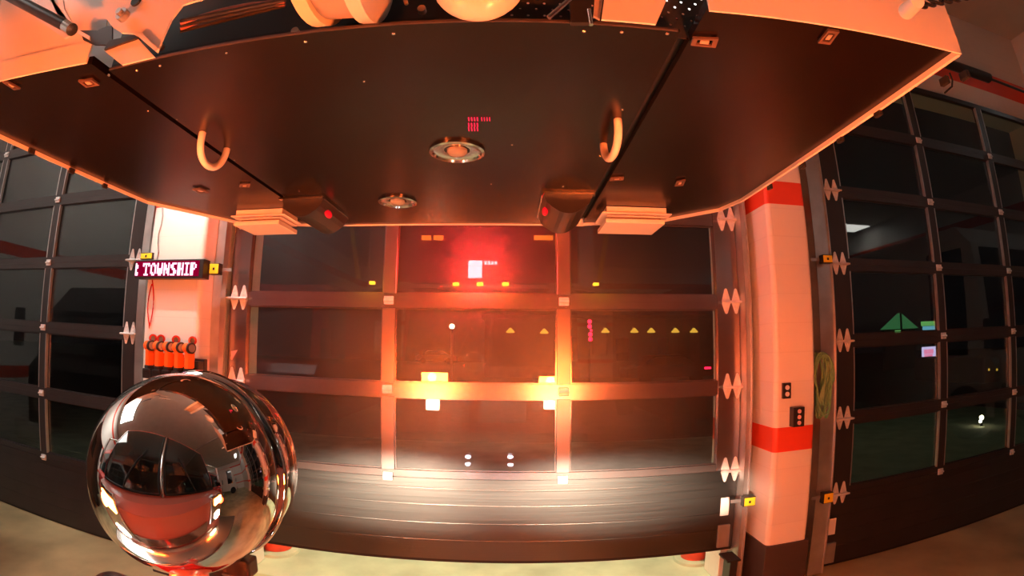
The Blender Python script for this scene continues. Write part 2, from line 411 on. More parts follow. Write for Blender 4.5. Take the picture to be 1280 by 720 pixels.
# ------------------------------------------------------------------ things on the left pilaster
WX = Vector
sg = thing('led_sign', (-2.5, 2.98, 2.29), 'long red scrolling LED message sign reading R TOWNSHIP', 'sign')
SX0, SX1, SZ0, SZ1, SY = -2.79, -2.125, 2.272, 2.408, 2.95
MB().box(SX0, SX1, SY, SY + .085, SZ0, SZ1, .004).build('housing', M['blackp'], sg)
MB().box(SX0 + .012, SX1 - .035, SY - .003, SY + .002, SZ0 + .014, SZ1 - .012).build('display', M['signbg'], sg)
FONT = {'R': ["1110", "1011", "1011", "1110", "1110", "1011", "1011"], 'T': ["11111", "10101", "00100", "00100", "00100", "00100", "01110"], 'O': ["0110", "1011", "1001", "1001", "1001", "1101", "0110"],
        'W': ["1001", "1001", "1001", "1111", "1111", "1111", "0110"], 'N': ["1001", "1101", "1101", "1111", "1011", "1011", "1001"], 'S': ["0111", "1100", "1100", "0110", "0011", "0011", "1110"],
        'H': ["1101", "1101", "1101", "1111", "1101", "1101", "1101"], 'I': ["111", "010", "010", "010", "010", "010", "111"], 'P': ["1110", "1101", "1101", "1110", "1100", "1100", "1100"], ' ': ["00"] * 7}
txt = 'R TOWNSHIP'; pw = .0139; ph = .0132; x = SX0 + .014 - 2 * pw
for ch in txt:
    dots = MB()
    for r, row in enumerate(FONT[ch]):
        for c_, v in enumerate(row):
            xx = x + c_ * pw
            if v == '1' and xx > SX0 + .01: dots.box(xx, xx + pw * .96, SY - .006, SY - .002, SZ1 - .024 - (r + 1) * ph, SZ1 - .024 - r * ph - .001)
    x += (len(FONT[ch][0]) + .75) * pw
    if ch != ' ': dots.build('lit_letter', M['signtx'], sg)
    else: dots.bm.free()
for xb_ in (SX0 + .1, SX1 - .2): MB().box(xb_, xb_ + .04, SY + .085, 3.04, SZ0 + .03, SZ1 - .03).build('wall_bracket', M['galv'], sg)

cb = MB(); pts = []
for i in range(15): pts.append((-2.64 + .012 * math.sin(i * 1.7), 3.03, 2.41 + i * .07))
cb.tube(pts, .006)
tag(cb.build('power_cord', M['galv'], smooth=True), 'thin cable running up the wall from the LED sign', 'cord')
cb = MB(); pts = []
for i in range(13): a_ = i / 12; pts.append((-2.665 + .03 * math.sin(a_ * PI), 3.03, 2.27 - a_ * .36))
for i in range(1, 12): a_ = 1 - i / 12; pts.append((-2.655 - .035 * math.sin(a_ * PI), 3.028, 2.27 - a_ * .36))
cb.tube(pts, .005)
tag(cb.build('dangling_cord', M['redp'], smooth=True), 'looped cord hanging below the LED sign above the flashlights', 'cord')

# torches: right-angle flashlights standing in a charger bank
SHELF_Z = 1.628
bank = thing('charger_bank', (-2.4, 2.95, 1.53), 'black charging bank on the left pilaster holding orange flashlights', 'charger')
MB().box(-2.62, -2.105, 2.995, 3.04, 1.56, 1.715, .006).build('back_plate', M['blackp'], bank)
TX = [-2.512 + i * .0905 for i in range(5)]
for x in TX:
    q = MB().box(x - .040, x + .040, 2.84, 2.995, SHELF_Z - .07, SHELF_Z - .012, .008); q.box(x - .034, x + .034, 2.835, 2.91, SHELF_Z - .018, SHELF_Z, .004)
    q.build('charging_cradle', M['blackp'], bank)
MB().box(-2.60, -2.107, 2.93, 2.994, 1.64, 1.70, .004).build('rear_shelf', M['blackp'], bank)
def make_torch(loc, label, group):
    t = thing('flashlight', loc, label, 'flashlight', group)
    x, y, z = loc
    body = MB()
    body.box(x - .02, x + .02, y - .018, y + .02, z, z + .115, .009)
    body.box(x - .0165, x + .0165, y + .012, y + .03, z + .02, z + .09, .006)
    body.cyl((x - .024, y - .002, z + .125), (x + .018, y - .002, z + .125), .027, seg=20)
    body.build('body', M['orange'], t, smooth=True)
    MB().cyl((x + .018, y - .002, z + .125), (x + .033, y - .002, z + .125), .029, seg=24).build('bezel', M['blackp'], t, smooth=True)
    MB().cyl((x + .0331, y - .002, z + .125), (x + .0355, y - .002, z + .125), .021, seg=20).build('lens', M['clear'], t, smooth=True)
    MB().box(x - .022, x + .022, y - .02, y + .022, z, z + .018, .004).build('battery_cap', M['blackp'], t)
    MB().box(x - .030, x - .025, y - .012, y + .008, z + .115, z + .135, .002).build('clip', M['galv'], t)
    t.rotation_euler = (0, 0, -.35); t.scale = (1.28, 1.28, 1.28); return t
ordn = ['leftmost orange flashlight in the front row of the charger bank', 'orange flashlight second from left in the front row', 'middle orange flashlight of the front row of five', 'orange flashlight fourth from left in the front row', 'rightmost orange flashlight in the front row of the charger bank']
for i in range(5):
    make_torch((TX[i], 2.87, SHELF_Z), ordn[i], 'orange flashlights in the charger bank')
def make_round_torch(loc, label):
    t = thing('flashlight', loc, label, 'flashlight', 'orange flashlights in the charger bank'); x, y, z = loc
    MB().box(x - .017, x + .017, y - .014, y + .014, z, z + .12, .007).cyl((x, y - .018, z + .138), (x, y + .018, z + .138), .029, seg=24).build('body', M['orange'], t, smooth=True)
    MB().lathe([(.029, 0), (.031, .005), (.029, .010), (.019, .010), (.017, .003)], Matrix.Translation((x, y - .018, z + .138)) @ Matrix.Rotation(PI / 2, 4, 'X'), 24).build('bezel', M['redp'], t, smooth=True)
    MB().cyl((x, y - .022, z + .138), (x, y - .019, z + .138), .017, seg=20).build('lens', M['clear'], t)
    t.rotation_euler = (0, 0, .5)
    return t
for x, l in ((-2.556, 'leftmost round-headed orange flashlight in the rear row'), (-2.478, 'round-headed orange flashlight second from left in the rear row'),
             (-2.335, 'round-headed orange flashlight third from left in the rear row'), (-2.185, 'rightmost round-headed orange flashlight in the rear row')):
    make_round_torch((x, 2.962, 1.7005), l)

# photo-eye sensors: small black boxes with a yellow face
def sensor(u0, v0, u1, v1, Y, label, side):
    a_, b_ = at(u0, v0, Y), at(u1, v1, Y)
    x0, x1, z0, z1 = a_.x, b_.x, b_.z, a_.z
    t = thing('door_sensor', ((x0 + x1) / 2, Y, z0), label, 'sensor', 'yellow-faced door sensors')
    MB().box(x0, x1, Y, Y + .05, z0, z1, .003).build('housing', M['blackp'], t)
    MB().box(x0 + .006, x1 - .004, Y - .004, Y, z0 + .006, z1 - .006, .001).build('yellow_face', M['yellow'], t)
    MB().box((x0 + x1) / 2 - .008, (x0 + x1) / 2 + .008, Y - .006, Y - .004, (z0 + z1) / 2 - .01, (z0 + z1) / 2 + .008).build('lens', M['black'], t)
    e = MB()
    e.box(min(x0, x0 + side * .08), max(x1, x1 + side * .08), Y + .045, Y + .05, (z0 + z1) / 2 - .012, (z0 + z1) / 2 + .012); e.build('mounting_arm', M['galv'], t)
sensor(1028, 318, 1041, 329, 3.12, 'yellow sensor high on the right pillar track, beside the glass door', -1)
sensor(1030, 617, 1041, 628, 3.12, 'yellow sensor low on the track between the rope and the right door', -1)
sensor(930, 622, 944, 632, 3.12, 'yellow sensor low at the right edge of the middle door', -1)
sensor(176, 316, 190, 324, 3.02, 'bright yellow sensor on top of the left end of the LED sign', 1)
sensor(262, 329, 273, 343, 3.02, 'yellow sensor box at the right end of the LED sign', 1)

# outlet and switch station on right pilaster
def plate(u0, v0, u1, v1, Y, name, label, cat, nslots, depth):
    a_, b_ = at(u0, v0, Y), at(u1, v1, Y)
    t = thing(name, ((a_.x + b_.x) / 2, Y, b_.z), label, cat)
    MB().box(a_.x, b_.x, Y - depth, 2.992, b_.z, a_.z, .004).build('housing', M['blackp'], t)
    n = nslots; hgt = (a_.z - b_.z) / (n + .4)
    for k in range(n):
        zc = a_.z - hgt * (k + .7); xc = (a_.x + b_.x) / 2
        MB().cyl((xc, Y - depth, zc), (xc, Y - depth - .006, zc), hgt * .36, seg=16).build('socket' if n == 2 else 'button', M['label'] if n == 2 else M['paper'], t)
plate(979, 479, 989, 498, 2.97, 'wall_outlet', 'dark double power outlet on the white pilaster', 'outlet', 2, .0)
plate(989, 509, 1002, 532, 2.97, 'door_button_station', 'black three-button door control box just above the red stripe', 'switch', 3, .035)

# coil of green hose on the right track
hp = MB(); hc = at(1025, 475, 3.15); random.seed(3)
for k in range(14):
    wx = .03 + .0062 * k * .8; top = .20 - .008 * (k % 4); bot = .24 + .010 * (k % 5); pts = []
    for i in range(41):
        a_ = i / 40 * 2 * PI
        zz = math.sin(a_); xx = math.cos(a_)
        # the loops cross below the middle like a twisted hank
        tw = 1 if zz > -.1 else .75
        pts.append((hc.x + xx * wx * tw + .01 * math.sin(3 * a_ + k), 3.17 - .006 * k + .02 * math.sin(a_ + k), hc.z + (zz * (top if zz > 0 else bot))))
    hp.tube(pts, .0068, 6)
for k in range(4):
    pts = []
    for i in range(21):
        a_ = i / 20; pts.append((hc.x + (.045 - .01 * k) * math.cos(a_ * PI) , 3.10 - .004 * k, hc.z + .14 - a_ * .32))
    hp.tube(pts, .0068, 6)
tag(hp.build('coiled_hose', M['hose'], smooth=True), 'twisted hank of green hose hanging beside the right pillar', 'hose')

# ------------------------------------------------------------------ rescue platform overhead
PZ = H + .55
XL, XR, YF, YR, YRW = -2.77 * .55, 1.625 * .55, 3.89 * .55, 1.29 * .55, 1.07 * .55
S1, S2 = -1.60 * .55, .575 * .55
pf = thing('rescue_platform', ((XL + XR) / 2, (YF + YR) / 2, PZ), 'black-bottomed aerial rescue platform hanging overhead in front of the doors', 'platform')
g = .014; TH = .02
cpan = [(S1 + g, YR), (S2 - g, YR), (S2 - g, YF), (S1 + g, YF)]
def rim(x): return YF - .0
MB().prism([(x, y, PZ) for x, y in cpan], (0, 0, .006)).build('floor_panel', M['under'], pf)
lw = [(XL, YRW), (S1 - g, YR - .02), (S1 - g, YF), (-1.27, 2.04), (-1.42, 1.79), (XL, 1.62)]
rw = [(S2 + g, YRW + .05), (XR, YRW), (XR, 1.68), (.86, 1.83), (.68, 2.03), (S2 + g, YF)]
lw = [(XL, YRW), (S1 - g, YRW + .09), (S1 - g, YF), (-1.27, 2.06), (-1.43, 1.80), (XL, 1.64)]
MB().prism([(x, y, PZ + .006) for x, y in lw], (0, 0, TH)).build('wing_panel', M['under'], pf)
MB().prism([(x, y, PZ + .006) for x, y in rw], (0, 0, TH)).build('wing_panel', M['under'], pf)
MB().box(S1 - .05, S2 + .05, YR + .06, YF - .01, PZ + .03, PZ + .06).build('frame_member', M['black'], pf)
# lip round the outer edge
def lip(pts, name='edge_lip', m=M['whitep'], zz=(-.006, .03), th=.006):
    q = MB()
    for (x0, y0), (x1, y1) in zip(pts, pts[1:]):
        d = Vector((x1 - x0, y1 - y0, 0)); n = Vector((d.y, -d.x, 0)).normalized() * th
        q.prism([(x0, y0, PZ + zz[0]), (x1, y1, PZ + zz[0]), (x1 + n.x, y1 + n.y, PZ + zz[0]), (x0 + n.x, y0 + n.y, PZ + zz[0])], (0, 0, zz[1] - zz[0]))
    q.build(name, m, pf)
lip([(XL, YRW), (XL, 1.64), (-1.43, 1.80), (-1.27, 2.06), (S1 - g, YF)][::-1])
lip([(S2 + g, YF), (.68, 2.03), (.86, 1.83), (XR, 1.68), (XR, YRW)][::-1], th=-.010)
lip([(S1 - g, YF), (S2 + g, YF)], th=-.006)
# body of the basket above the underside
MB().prism([(XL + .001, YRW + .0, PZ + .055), (S1 - g, YRW + .075, PZ + .055), (S1 - g, YRW + .079, PZ + .055), (XL + .001, YRW + .004, PZ + .055)], (0, 0, .36)).build('rear_wall', M['whitep'], pf)
MB().prism([(XL + .001, YRW - .003, PZ + .0), (S1 - g, YRW + .073, PZ + .0), (S1 - g, YRW + .078, PZ), (XL + .001, YRW + .002, PZ)], (0, 0, .055)).build('rear_lip', M['whitep'], pf)
MB().prism([(S2 + g, YRW + .045, PZ - .004), (XR, YRW - .005, PZ - .004), (XR, YRW - .001, PZ - .004), (S2 + g, YRW + .049, PZ - .004)], (0, 0, .55)).build('rear_wall', M['whitep'], pf)
MB().box(XR - .02, XR, YRW + .031, 1.6, PZ + .051, PZ + .9).build('side_wall', M['whitep'], pf)
MB().box(XL, XL + .02, YRW + .031, 1.6, PZ + .056, PZ + .9).build('side_wall', M['whitep'], pf)
fw = MB().box(-1.2, .64, YF - .02, YF, PZ + .051, PZ + 1.0, .005)
fw.build('front_wall', M['redp'], pf)
# red warning light and markers on the front wall (seen mirrored in the door glass)
for u in (465, 570, 600, 632, 745):
    ym = YF if 500 < u < 700 else (1.80 if u > 600 else 2.0)
    p = refl(u, 357, ym + .02)
    MB().box(p.x - .03, p.x + .03, ym + .008, ym + .03, max(p.z, PZ + (.012 if 500 < u < 700 else .04)), max(p.z, PZ + (.012 if 500 < u < 700 else .04)) + .03, .004).build('marker_light', M['mark'], pf)
for u, ww in ((533, .045), (548, .045), (674, .05), (686, .04)):
    p = refl(u, 297, YF + .02)
    MB().box(p.x - ww, p.x + ww, YF + .001, YF + .03, p.z - .022, p.z + .02, .004).build('turn_light', M['markr'], pf)
rp_ = refl(595, 336, YF + .02)
MB().box(rp_.x - .16, rp_.x + .10, YF, YF + .02, rp_.z - .10, rp_.z + .10, .004).build('warning_light_base', M['blackp'], pf)
q = MB()
for k in range(4):
    xx = rp_.x - .055 + k * .032
    q.box(xx - .0155, xx + .0155, YF + .021, YF + .03, rp_.z + .025, rp_.z + .075); q.box(xx - .0155, xx + .0155, YF + .021, YF + .03, rp_.z - .085, rp_.z + .02)
    q.box(xx + .135, xx + .155, YF + .021, YF + .03, rp_.z + .04, rp_.z + .07)
q.build('red_warning_light', M['red'], pf)
# red lens ghost, put in as added glowing segments on the underside
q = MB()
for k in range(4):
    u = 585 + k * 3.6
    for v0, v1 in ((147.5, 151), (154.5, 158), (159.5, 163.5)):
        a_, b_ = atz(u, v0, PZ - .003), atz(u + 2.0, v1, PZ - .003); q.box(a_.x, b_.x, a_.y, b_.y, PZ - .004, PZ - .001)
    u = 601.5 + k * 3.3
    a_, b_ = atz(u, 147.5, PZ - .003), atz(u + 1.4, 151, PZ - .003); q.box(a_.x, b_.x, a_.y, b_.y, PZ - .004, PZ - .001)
tag(q.build('red_ghost_segments', M['redghost'], pf), 'tiny added red segments standing for a lens ghost on the underside')
# dome lights recessed into the underside
def dome(u0, u1, v, name='dome_light'):
    a_, b_ = atz(u0, v, PZ), atz(u1, v, PZ); cx, r = (a_.x + b_.x) / 2, (b_.x - a_.x) / 2; cy_ = (a_.y + b_.y) / 2
    o = Vector((cx, cy_, PZ))
    T = Matrix.Translation(o) @ Matrix.Rotation(PI, 4, 'X')
    e = MB().lathe([(r, .001), (r, .008), (r * .9, .010), (r * .84, .004), (r * .42, -.0005), (r * .40, .0)], T, 48).build(name, M['chromer'], pf, smooth=True)
    MB().lathe([(r * .38, .0), (r * .37, .008), (r * .25, .016), (0, .019)], T, 32).build('lens', M['clear'], e, smooth=True)
dome(537, 606, 188); dome(473, 521, 251)
# grab loops through the seams
def loop(p0, p1, drop, tilt, r=.0075):
    p0, p1 = Vector(p0), Vector(p1); pts = []
    for i in range(25):
        a_ = i / 24 * PI; t = (1 - math.cos(a_)) / 2
        pts.append(p0.lerp(p1, t) + Vector((tilt * math.sin(a_), 0, -drop * math.sin(a_) ** .7)))
    MB().tube(pts, r, 12).build('grab_loop', M['whitep'], pf, smooth='all')
a_, b_ = atz(250, 166, PZ), atz(284, 186, PZ)
loop((a_.x + .01, a_.y + .0, PZ + .01), (b_.x, b_.y + .0, PZ + .01), .085, -.01, .0105)
a_, b_ = atz(773, 147, PZ), atz(760, 163, PZ)
loop((a_.x, a_.y + .01, PZ + .01), (b_.x + .004, b_.y + .09, PZ + .01), .075, .004, .0105)
# hooded warning lights hanging at the ends of the seams
def hood(xa, xb, ya, yb, side):
    T = PZ - .002; dp = .074
    q = MB(); n = 12
    prof = [(xa, T)]
    for i in range(n + 1):
        t = i / n; prof.append((xa + (xb - xa) * t, T - dp * (math.sin(PI * t) ** .55) * (.55 + .45 * (1 if .25 < t < .75 else .9))))
    prof.append((xb, T))
    q.prism([(x, ya + .02, z) for x, z in prof], (0, yb - ya - .02, 0))
    h = q.build('hooded_light', M['blackp'], pf)
    MB().box(xa - .004, xb + .004, ya, ya + .02, T - .008, T).box(xa - .004 if side < 0 else xb - .002, xa + .002 if side < 0 else xb + .004, ya, yb, T - .008, T).build('rim', M['chromer'], h)
    cx = xa + .03 if side < 0 else xb - .03
    MB().sph((cx + side * .014, ya + .12, T - .040), .020, .6, 1.6, .8).build('red_lens', M['redlens'], h, smooth=True)
hood(.115, .300, 1.66, 2.0, -1); hood(-.885, -.705, 1.68, 2.0, 1)
# stepped louvre boxes under both front corners
def louvre(xa, xb, ya, yb):
    T = PZ - .0
    f = MB().box(xa, xb, ya, yb, T - .026, T - .021, .001).box(xa + .02, xb - .02, ya + .01, yb - .01, T - .021, T + .004).build('louvre_box', M['whitep'], pf)
    MB().box(xa + .04, xb - .04, ya + .03, yb - .02, T - .046, T - .026).build('neck', M['tan'], f)
    MB().box(xa + .02, xb - .02, ya + .008, yb - .01, T - .036, T - .033).build('slat', M['whitep'], f)
    MB().box(xa + .015, xb - .03, ya + .008, yb + .02, T - .064, T - .046, .002).build('tray', M['whitep'], f)
louvre(.362, .65, 1.84, 2.02); louvre(-1.205, -.935, 1.84, 2.02)
# latch plates
def latch(pix, label=None):
    pts = [atz(u, v, PZ + .001) for u, v in pix]
    q = MB(); c_ = sum((Vector(p) for p in pts), Vector()) / 4
    o = [Vector((p.x, p.y, PZ + .002)) for p in pts]; i_ = [Vector((c_.x + (p.x - c_.x) * .62, c_.y + (p.y - c_.y) * .62, PZ + .002)) for p in pts]
    for k in range(4): q.prism([o[k], o[(k + 1) % 4], i_[(k + 1) % 4], i_[k]], (0, 0, -.005))
    e = q.build('latch_plate', M['latch'], pf)
    z = PZ + .0045
    MB().prism([(p.x, p.y, PZ - .0005) for p in [c_.lerp(o_, .35) for o_ in o]], (0, 0, -.002)).build('latch_tongue', M['tan'], e)
latch([(866, 46), (898, 47), (894, 58), (863, 55)]); latch([(1035, 36), (1049, 38), (1037, 54), (1022, 52)])
latch([(98, 100), (115, 98), (125, 105), (108, 108)]); latch([(3, 101), (10, 101), (26, 110), (18, 111)])
latch([(764, 222), (780, 221), (779, 224), (762, 225)]); latch([(846, 226), (857, 224), (854, 231), (843, 232)])
latch([(300, 230), (313, 230), (312, 233), (299, 233)]); latch([(240, 236), (250, 235), (262, 240), (250, 241)])
for u, v in [(136, 94), (171, 88), (200, 82), (283, 66), (382, 52), (492, 42), (730, 39), (777, 40), (834, 42), (221, 149), (185, 139), (293, 200), (374, 239), (778, 137), (750, 195), (704, 233), (640, 181), (614, 230), (455, 102)]:
    p = atz(u, v, PZ); r = .0042 if v < 100 and u not in (455,) else .0026
    MB().sph((p.x, p.y, PZ), r, 1, 1, .7, 10).build('screw', M['steel'], pf, smooth='all')
for u, v in ((1205, 92), (1097, 139), (1050, 172), (1003, 205), (962, 232), (1180, 99), (40, 187), (90, 212), (131, 231)):
    p = atz(u, v, PZ - .004); sx = .012 if u > 600 else -.012
    MB().box(p.x - .006, p.x + .006, p.y - .012, p.y + .012, PZ - .018, PZ + .0, .002).build('edge_clip', M['blackp'], pf)
# rear trim strip of the centre panel
MB().box(S1 + .02, S2 - .02, YR - .004, YR, PZ - .001, PZ + .004).build('rear_trim', M['plinth'], pf)

# machinery between platform and boom, rear edge
def poly(pix, Y, depth, name, m, smooth=False, parent=pf):
    return MB().prism([at(u, v, Y) for u, v in pix], (0, depth, 0)).build(name, m, parent, smooth=smooth)
MB().box(S1 - .1, -.12, YR + .10, YR + .115, PZ + .03, PZ + .5).build('dark_bulkhead', M['blackp'], pf)
MB().box(-.14, S2 + .12, YR + .03, YR + .031, PZ + .008, PZ + .4).build('perforated_screen', M['perf'], pf)
poly([(-30, 75), (-30, -30), (30, -30), (62, -8), (95, 40), (80, 48), (2, -10), (-4, 20)], .56, .004, 'hood_edge', M['whitep'])
p, q_ = at(-6, -14, .50), at(84, 33, .53); MB().cyl(p, q_, .012).build('gas_strut', M['blackp'], pf, smooth=True)
p, q_ = at(82, 32, .53), at(90, 37, .53); MB().cyl(p, q_, .0125).build('strut_end', M['chromer'], pf, smooth=True)
poly([(50, -20), (62, 10), (66, 28), (80, 28), (70, 0), (70, -20)], .60, .004, 'bracket_plate', M['cream'])
poly([(62, -20), (64, 2), (72, 18), (84, 30), (98, 42), (112, 50), (112, 45), (96, 36), (88, 25), (80, 10), (76, -20)], .56, .004, 'curved_flange', M['whitep'])
poly([(76, -20), (80, 8), (92, 24), (100, 38), (112, 42), (122, 38), (133, 33), (136, 0), (134, -20)], .60, .004, 'boom_end', M['whitep'])
poly([(100, 38), (104, 50), (118, 56), (140, 56), (140, 32), (133, 33), (122, 38)], .585, .004, 'shackle', M['blackp'])
poly([(126, -20), (128, 8), (132, 22), (141, 34), (152, 41), (166, 42), (176, 47), (196, 66), (204, 46), (214, 24), (228, 6), (262, -4), (262, -20)], .54, .004, 'pivot_plate', M['whitep'])
poly([(172, 45), (194, 64), (198, 61), (178, 42)], .535, .004, 'plate_edge', M['whitep'])
poly([(130, 63), (171, 47), (193, 71), (152, 81)], .57, .004, 'step_block', M['whitep'])
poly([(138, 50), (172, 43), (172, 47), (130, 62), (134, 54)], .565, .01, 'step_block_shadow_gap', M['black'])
p = at(156, 21, .535); MB().cyl(p, p + Vector((0, -.012, 0)), .012).cyl(p, p + Vector((0, -.02, 0)), .006).build('pivot_bolt', M['galv'], pf, smooth=True)
p = at(171, 2, .536); MB().cyl(p, p + Vector((0, -.004, 0)), .011).build('grease_port', M['black'], pf, smooth=True)
for k in range(5):
    pts = []
    for i in range(13):
        t = i / 12; pts.append(at(226 + t * 130, 26 + k * 3.2 - t * (26 + k * 1.5) - 6 * math.sin(t * PI) * (k % 2), .70 + .012 * k))
    MB().tube(pts, .0042, 8).build('hydraulic_line', M['salmon'] if k % 2 else M['blackp'], pf, smooth=True)
for u, v, r in ((203, 60, .008), (371, 42, .008), (528, 15, .008), (726, 13, .010), (508, 5, .004), (465, 21, .004)):
    p = at(u, v, YR + .04); MB().cyl(p, p + Vector((0, -.012, 0)), r, seg=14).build('bolt_head', M['tan'], pf, smooth=True)
# drum with two flanges
a_ = at(372, 34, .62); b_ = at(450, 28, .62); R0 = .15
ax = (b_ - a_).normalized(); ca = a_ + Vector((0, 0, R0 * 1.24)); cbb = b_ + Vector((0, 0, R0 * 1.24))
MB().cyl(ca, cbb, R0 - .012, seg=40).build('actuator_drum', M['tan'], pf, smooth=True)
MB().cyl(ca - ax * .004, ca + ax * .022, R0, seg=40).build('drum_flange', M['cream'], pf, smooth=True)
MB().cyl(cbb - ax * .022, cbb + ax * .004, R0, seg=40).build('drum_flange', M['whitep'], pf, smooth=True)
p = at(596, 27, .62); MB().sph(p + Vector((0, .0, .088)), .08, .95, .6, 1, 32).build('swivel_housing', M['whitep'], pf, smooth='all')
p, q_ = at(686, 22, .64), at(716, -4, .64); MB().cyl(p, q_, .0045).build('tie_rod', M['chromer'], pf, smooth=True)
p, q_ = at(736, 12, .63), at(739, 31, .63); MB().cyl(p, q_, .0035).build('lock_pin', M['chromer'], pf, smooth=True)
poly([(711, -10), (738, -10), (741, 28), (714, 28)], .70, .01, 'hinge_block', M['blackp'])
poly([(758, -20), (752, 24), (820, 30), (834, -2), (838, -20)], .60, .004, 'bracket_box', M['whitep'])
poly([(745, -20), (742, 20), (750, 24), (756, -20)], .605, .004, 'bracket_side', M['tan'])
# knob, coiled cord and latch on right wall
p = at(1133, 14, .55); MB().cyl(p, p + (at(1145, 4, .50) - p) * 1.2, .016, .012).build('cable_gland', M['whitep'], pf, smooth=True)
pts = []
for i in range(90):
    t = i / 89; p = at(1142 + t * 74, 7 - t * 14, .50); a_ = t * 2 * PI * 7
    pts.append(p + Vector((.010 * math.cos(a_), .006 * math.sin(a_), .010 * math.sin(a_))))
MB().tube(pts, .0035, 6).build('coiled_cord', M['blackp'], pf, smooth=True)
MB().box(XR, XR + .02, YRW + .02, YRW + .07, PZ + .04, PZ + .13, .006).build('side_latch', M['blackp'], pf)
p0, p1 = at(1187, 91, .72), at(1190, 108, .72)
MB().tube([p0, p0.lerp(p1, .5) + Vector((.006, 0, 0)), p1, at(1181, 116, .72)], .0025, 6).build('hanging_wire', M['black'], pf)

fl = MB().box(-2.36, -2.14, 2.44, 2.52, 3.44, 3.54, .01).build('flood_lamp', M['blackp'], pf)
MB().cyl((-2.25, 2.48, 3.5), (-1.1, YF - .01, 3.3), .02).build('lamp_arm', M['galv'], fl)
# yellow safety straps over the platform's front wall
for (u0, v0, u1, v1, l) in ((437, 262, 448, 361, 'yellow webbing strap mirrored in the middle door, left of centre'), (763, 262, 749, 361, 'yellow webbing strap mirrored in the middle door, right of centre')):
    a_, b_ = refl(u0, v0, YF + .04), refl(u1, v1, YF + .04); b_.z = max(b_.z, PZ + .07); dz = (b_ - a_)
    s_ = MB(); wv = Vector((.022, 0, 0)); n = 6
    for k in range(n):
        p, q_ = a_.lerp(b_, k / n), a_.lerp(b_, (k + 1) / n)
        s_.prism([p - wv, p + wv, q_ + wv, q_ - wv], (0, .004, 0))
    tag(s_.build('webbing_strap', M['strap']), l, 'strap')

# ------------------------------------------------------------------ siren with chrome dome
c_ray = ray(232, 592); BR = .138; bc = Vector((0, 0, H)) + c_ray * .745
sr = thing('mechanical_siren', (bc.x, bc.y, .80), 'polished chrome dome-backed siren in the lower left foreground', 'siren')
axis = Vector((.08, 1, .02)).normalized()
T = Matrix.Translation(bc) @ axis.to_track_quat('Z', 'Y').to_matrix().to_4x4()
prof = []
for i in range(33):
    t = i / 32 * (PI * .60); prof.append((BR * math.sin(t), -BR * math.cos(t)))
MB().lathe(prof, T, 128).build('dome', M['chrome'], sr, smooth='all')
z0 = prof[-1][1]; r0 = prof[-1][0]
rp2 = [(r0 - .004, z0 - .004), (r0 + .006, z0 - .002), (r0 + .009, z0 + .004), (r0 + .006, z0 + .010), (r0 - .002, z0 + .012)]
MB().lathe(rp2, T, 128).build('seam_ring', M['chrome'], sr, smooth='all')
MB().lathe([(r0 - .004, z0 + .01), (r0 - .002, z0 + .03), (r0 - .006, z0 + .06), (r0 - .02, z0 + .085), (r0 - .05, z0 + .09), (0, z0 + .085)], T, 96).build('front_housing', M['chrome'], sr, smooth='all')
q = MB()
for k in range(24):
    a_ = k * 2 * PI / 24; v = Vector((math.cos(a_), math.sin(a_), 0))
    q.cyl(T @ (v * .02 + Vector((0, 0, z0 + .092))), T @ (v * (r0 - .035) + Vector((0, 0, z0 + .092))), .003, seg=6)
q.build('grille', M['chromer'], sr)
px = bc.x - .012; py = bc.y + .0
pd = MB().lathe([(.0, -BR - .08), (.045, -BR - .08), (.04, -BR - .05), (.03, -BR - .03), (.028, -BR + .02), (.0, -BR + .03)], Matrix.Translation((px, py, bc.z)), 40)
pd.build('pedestal', M['salmon'], sr, smooth=True)
MB().box(px - .06, px + .06, py - .07, py + .07, bc.z - BR - .10, bc.z - BR - .08, .004).cyl((px, py, .80), (px, py, bc.z - BR - .1), .045).build('base', M['redp'], sr)
q = MB().box(px + .02, px + .085, py + .03, py + .06, bc.z - BR - .02, bc.z - BR + .008, .004); q.build('mount_bracket', M['blackp'], sr)
# dark round cap beside the siren
hc_ = at(138, 735, .56)
hn = thing('air_horn', (hc_.x, hc_.y, hc_.z - .2), 'round black cap at the bottom edge, left of the chrome siren', 'horn')
MB().lathe([(.0, .022), (.02, .02), (.036, .01), (.042, -.004), (.042, -.04), (0, -.04)], Matrix.Translation(hc_ + Vector((0, 0, 0))), 32).build('cap', M['blackp'], hn, smooth=True)
MB().cyl((hc_.x, hc_.y, .80), (hc_.x, hc_.y, hc_.z - .04), .03).build('stem', M['chromer'], hn, smooth=True)

# ------------------------------------------------------------------ the fire engine the camera rides on (front end faces the doors)
fx = -.27
tr = thing('fire_engine', (fx, -1.5, 0), 'red fire engine cab behind the viewpoint, mirrored in dome and glass', 'fire engine')
q = MB(); prof = [(.0, .62), (.13, .68), (.13, 1.46), (.06, 1.54), (-.08, 1.58), (-.30, 2.72), (-.45, 2.80), (-3.4, 2.82), (-3.4, .62)]
q.prism([(fx - 1.22, y, z) for y, z in prof], (2.44, 0, 0)); q.build('cab_body', M['salmon'], tr)
for sx in (-1, 1):
    xa, xb = (fx + sx * .035, fx + sx * 1.17)
    pr = [(xa, -.083, 1.62), (xb, -.083, 1.62), (fx + sx * 1.10, -.28, 2.65), (xa, -.28, 2.65)]
    w_ = MB().prism(pr, (0, .012, .002)).build('windshield', M['tint'], tr)
    MB().cyl((xa, -.075, 1.61), (xb, -.075, 1.61), .014).cyl((xa, -.075, 1.61), (xa, -.27, 2.66), .012).cyl((xb, -.075, 1.61), (fx + sx * 1.12, -.27, 2.66), .012).build('windshield_seal', M['black'], w_)
    MB().cyl((fx + sx * .5, -.06, 1.62), (fx + sx * .25, -.15, 2.15), .008).build('wiper', M['black'], w_)
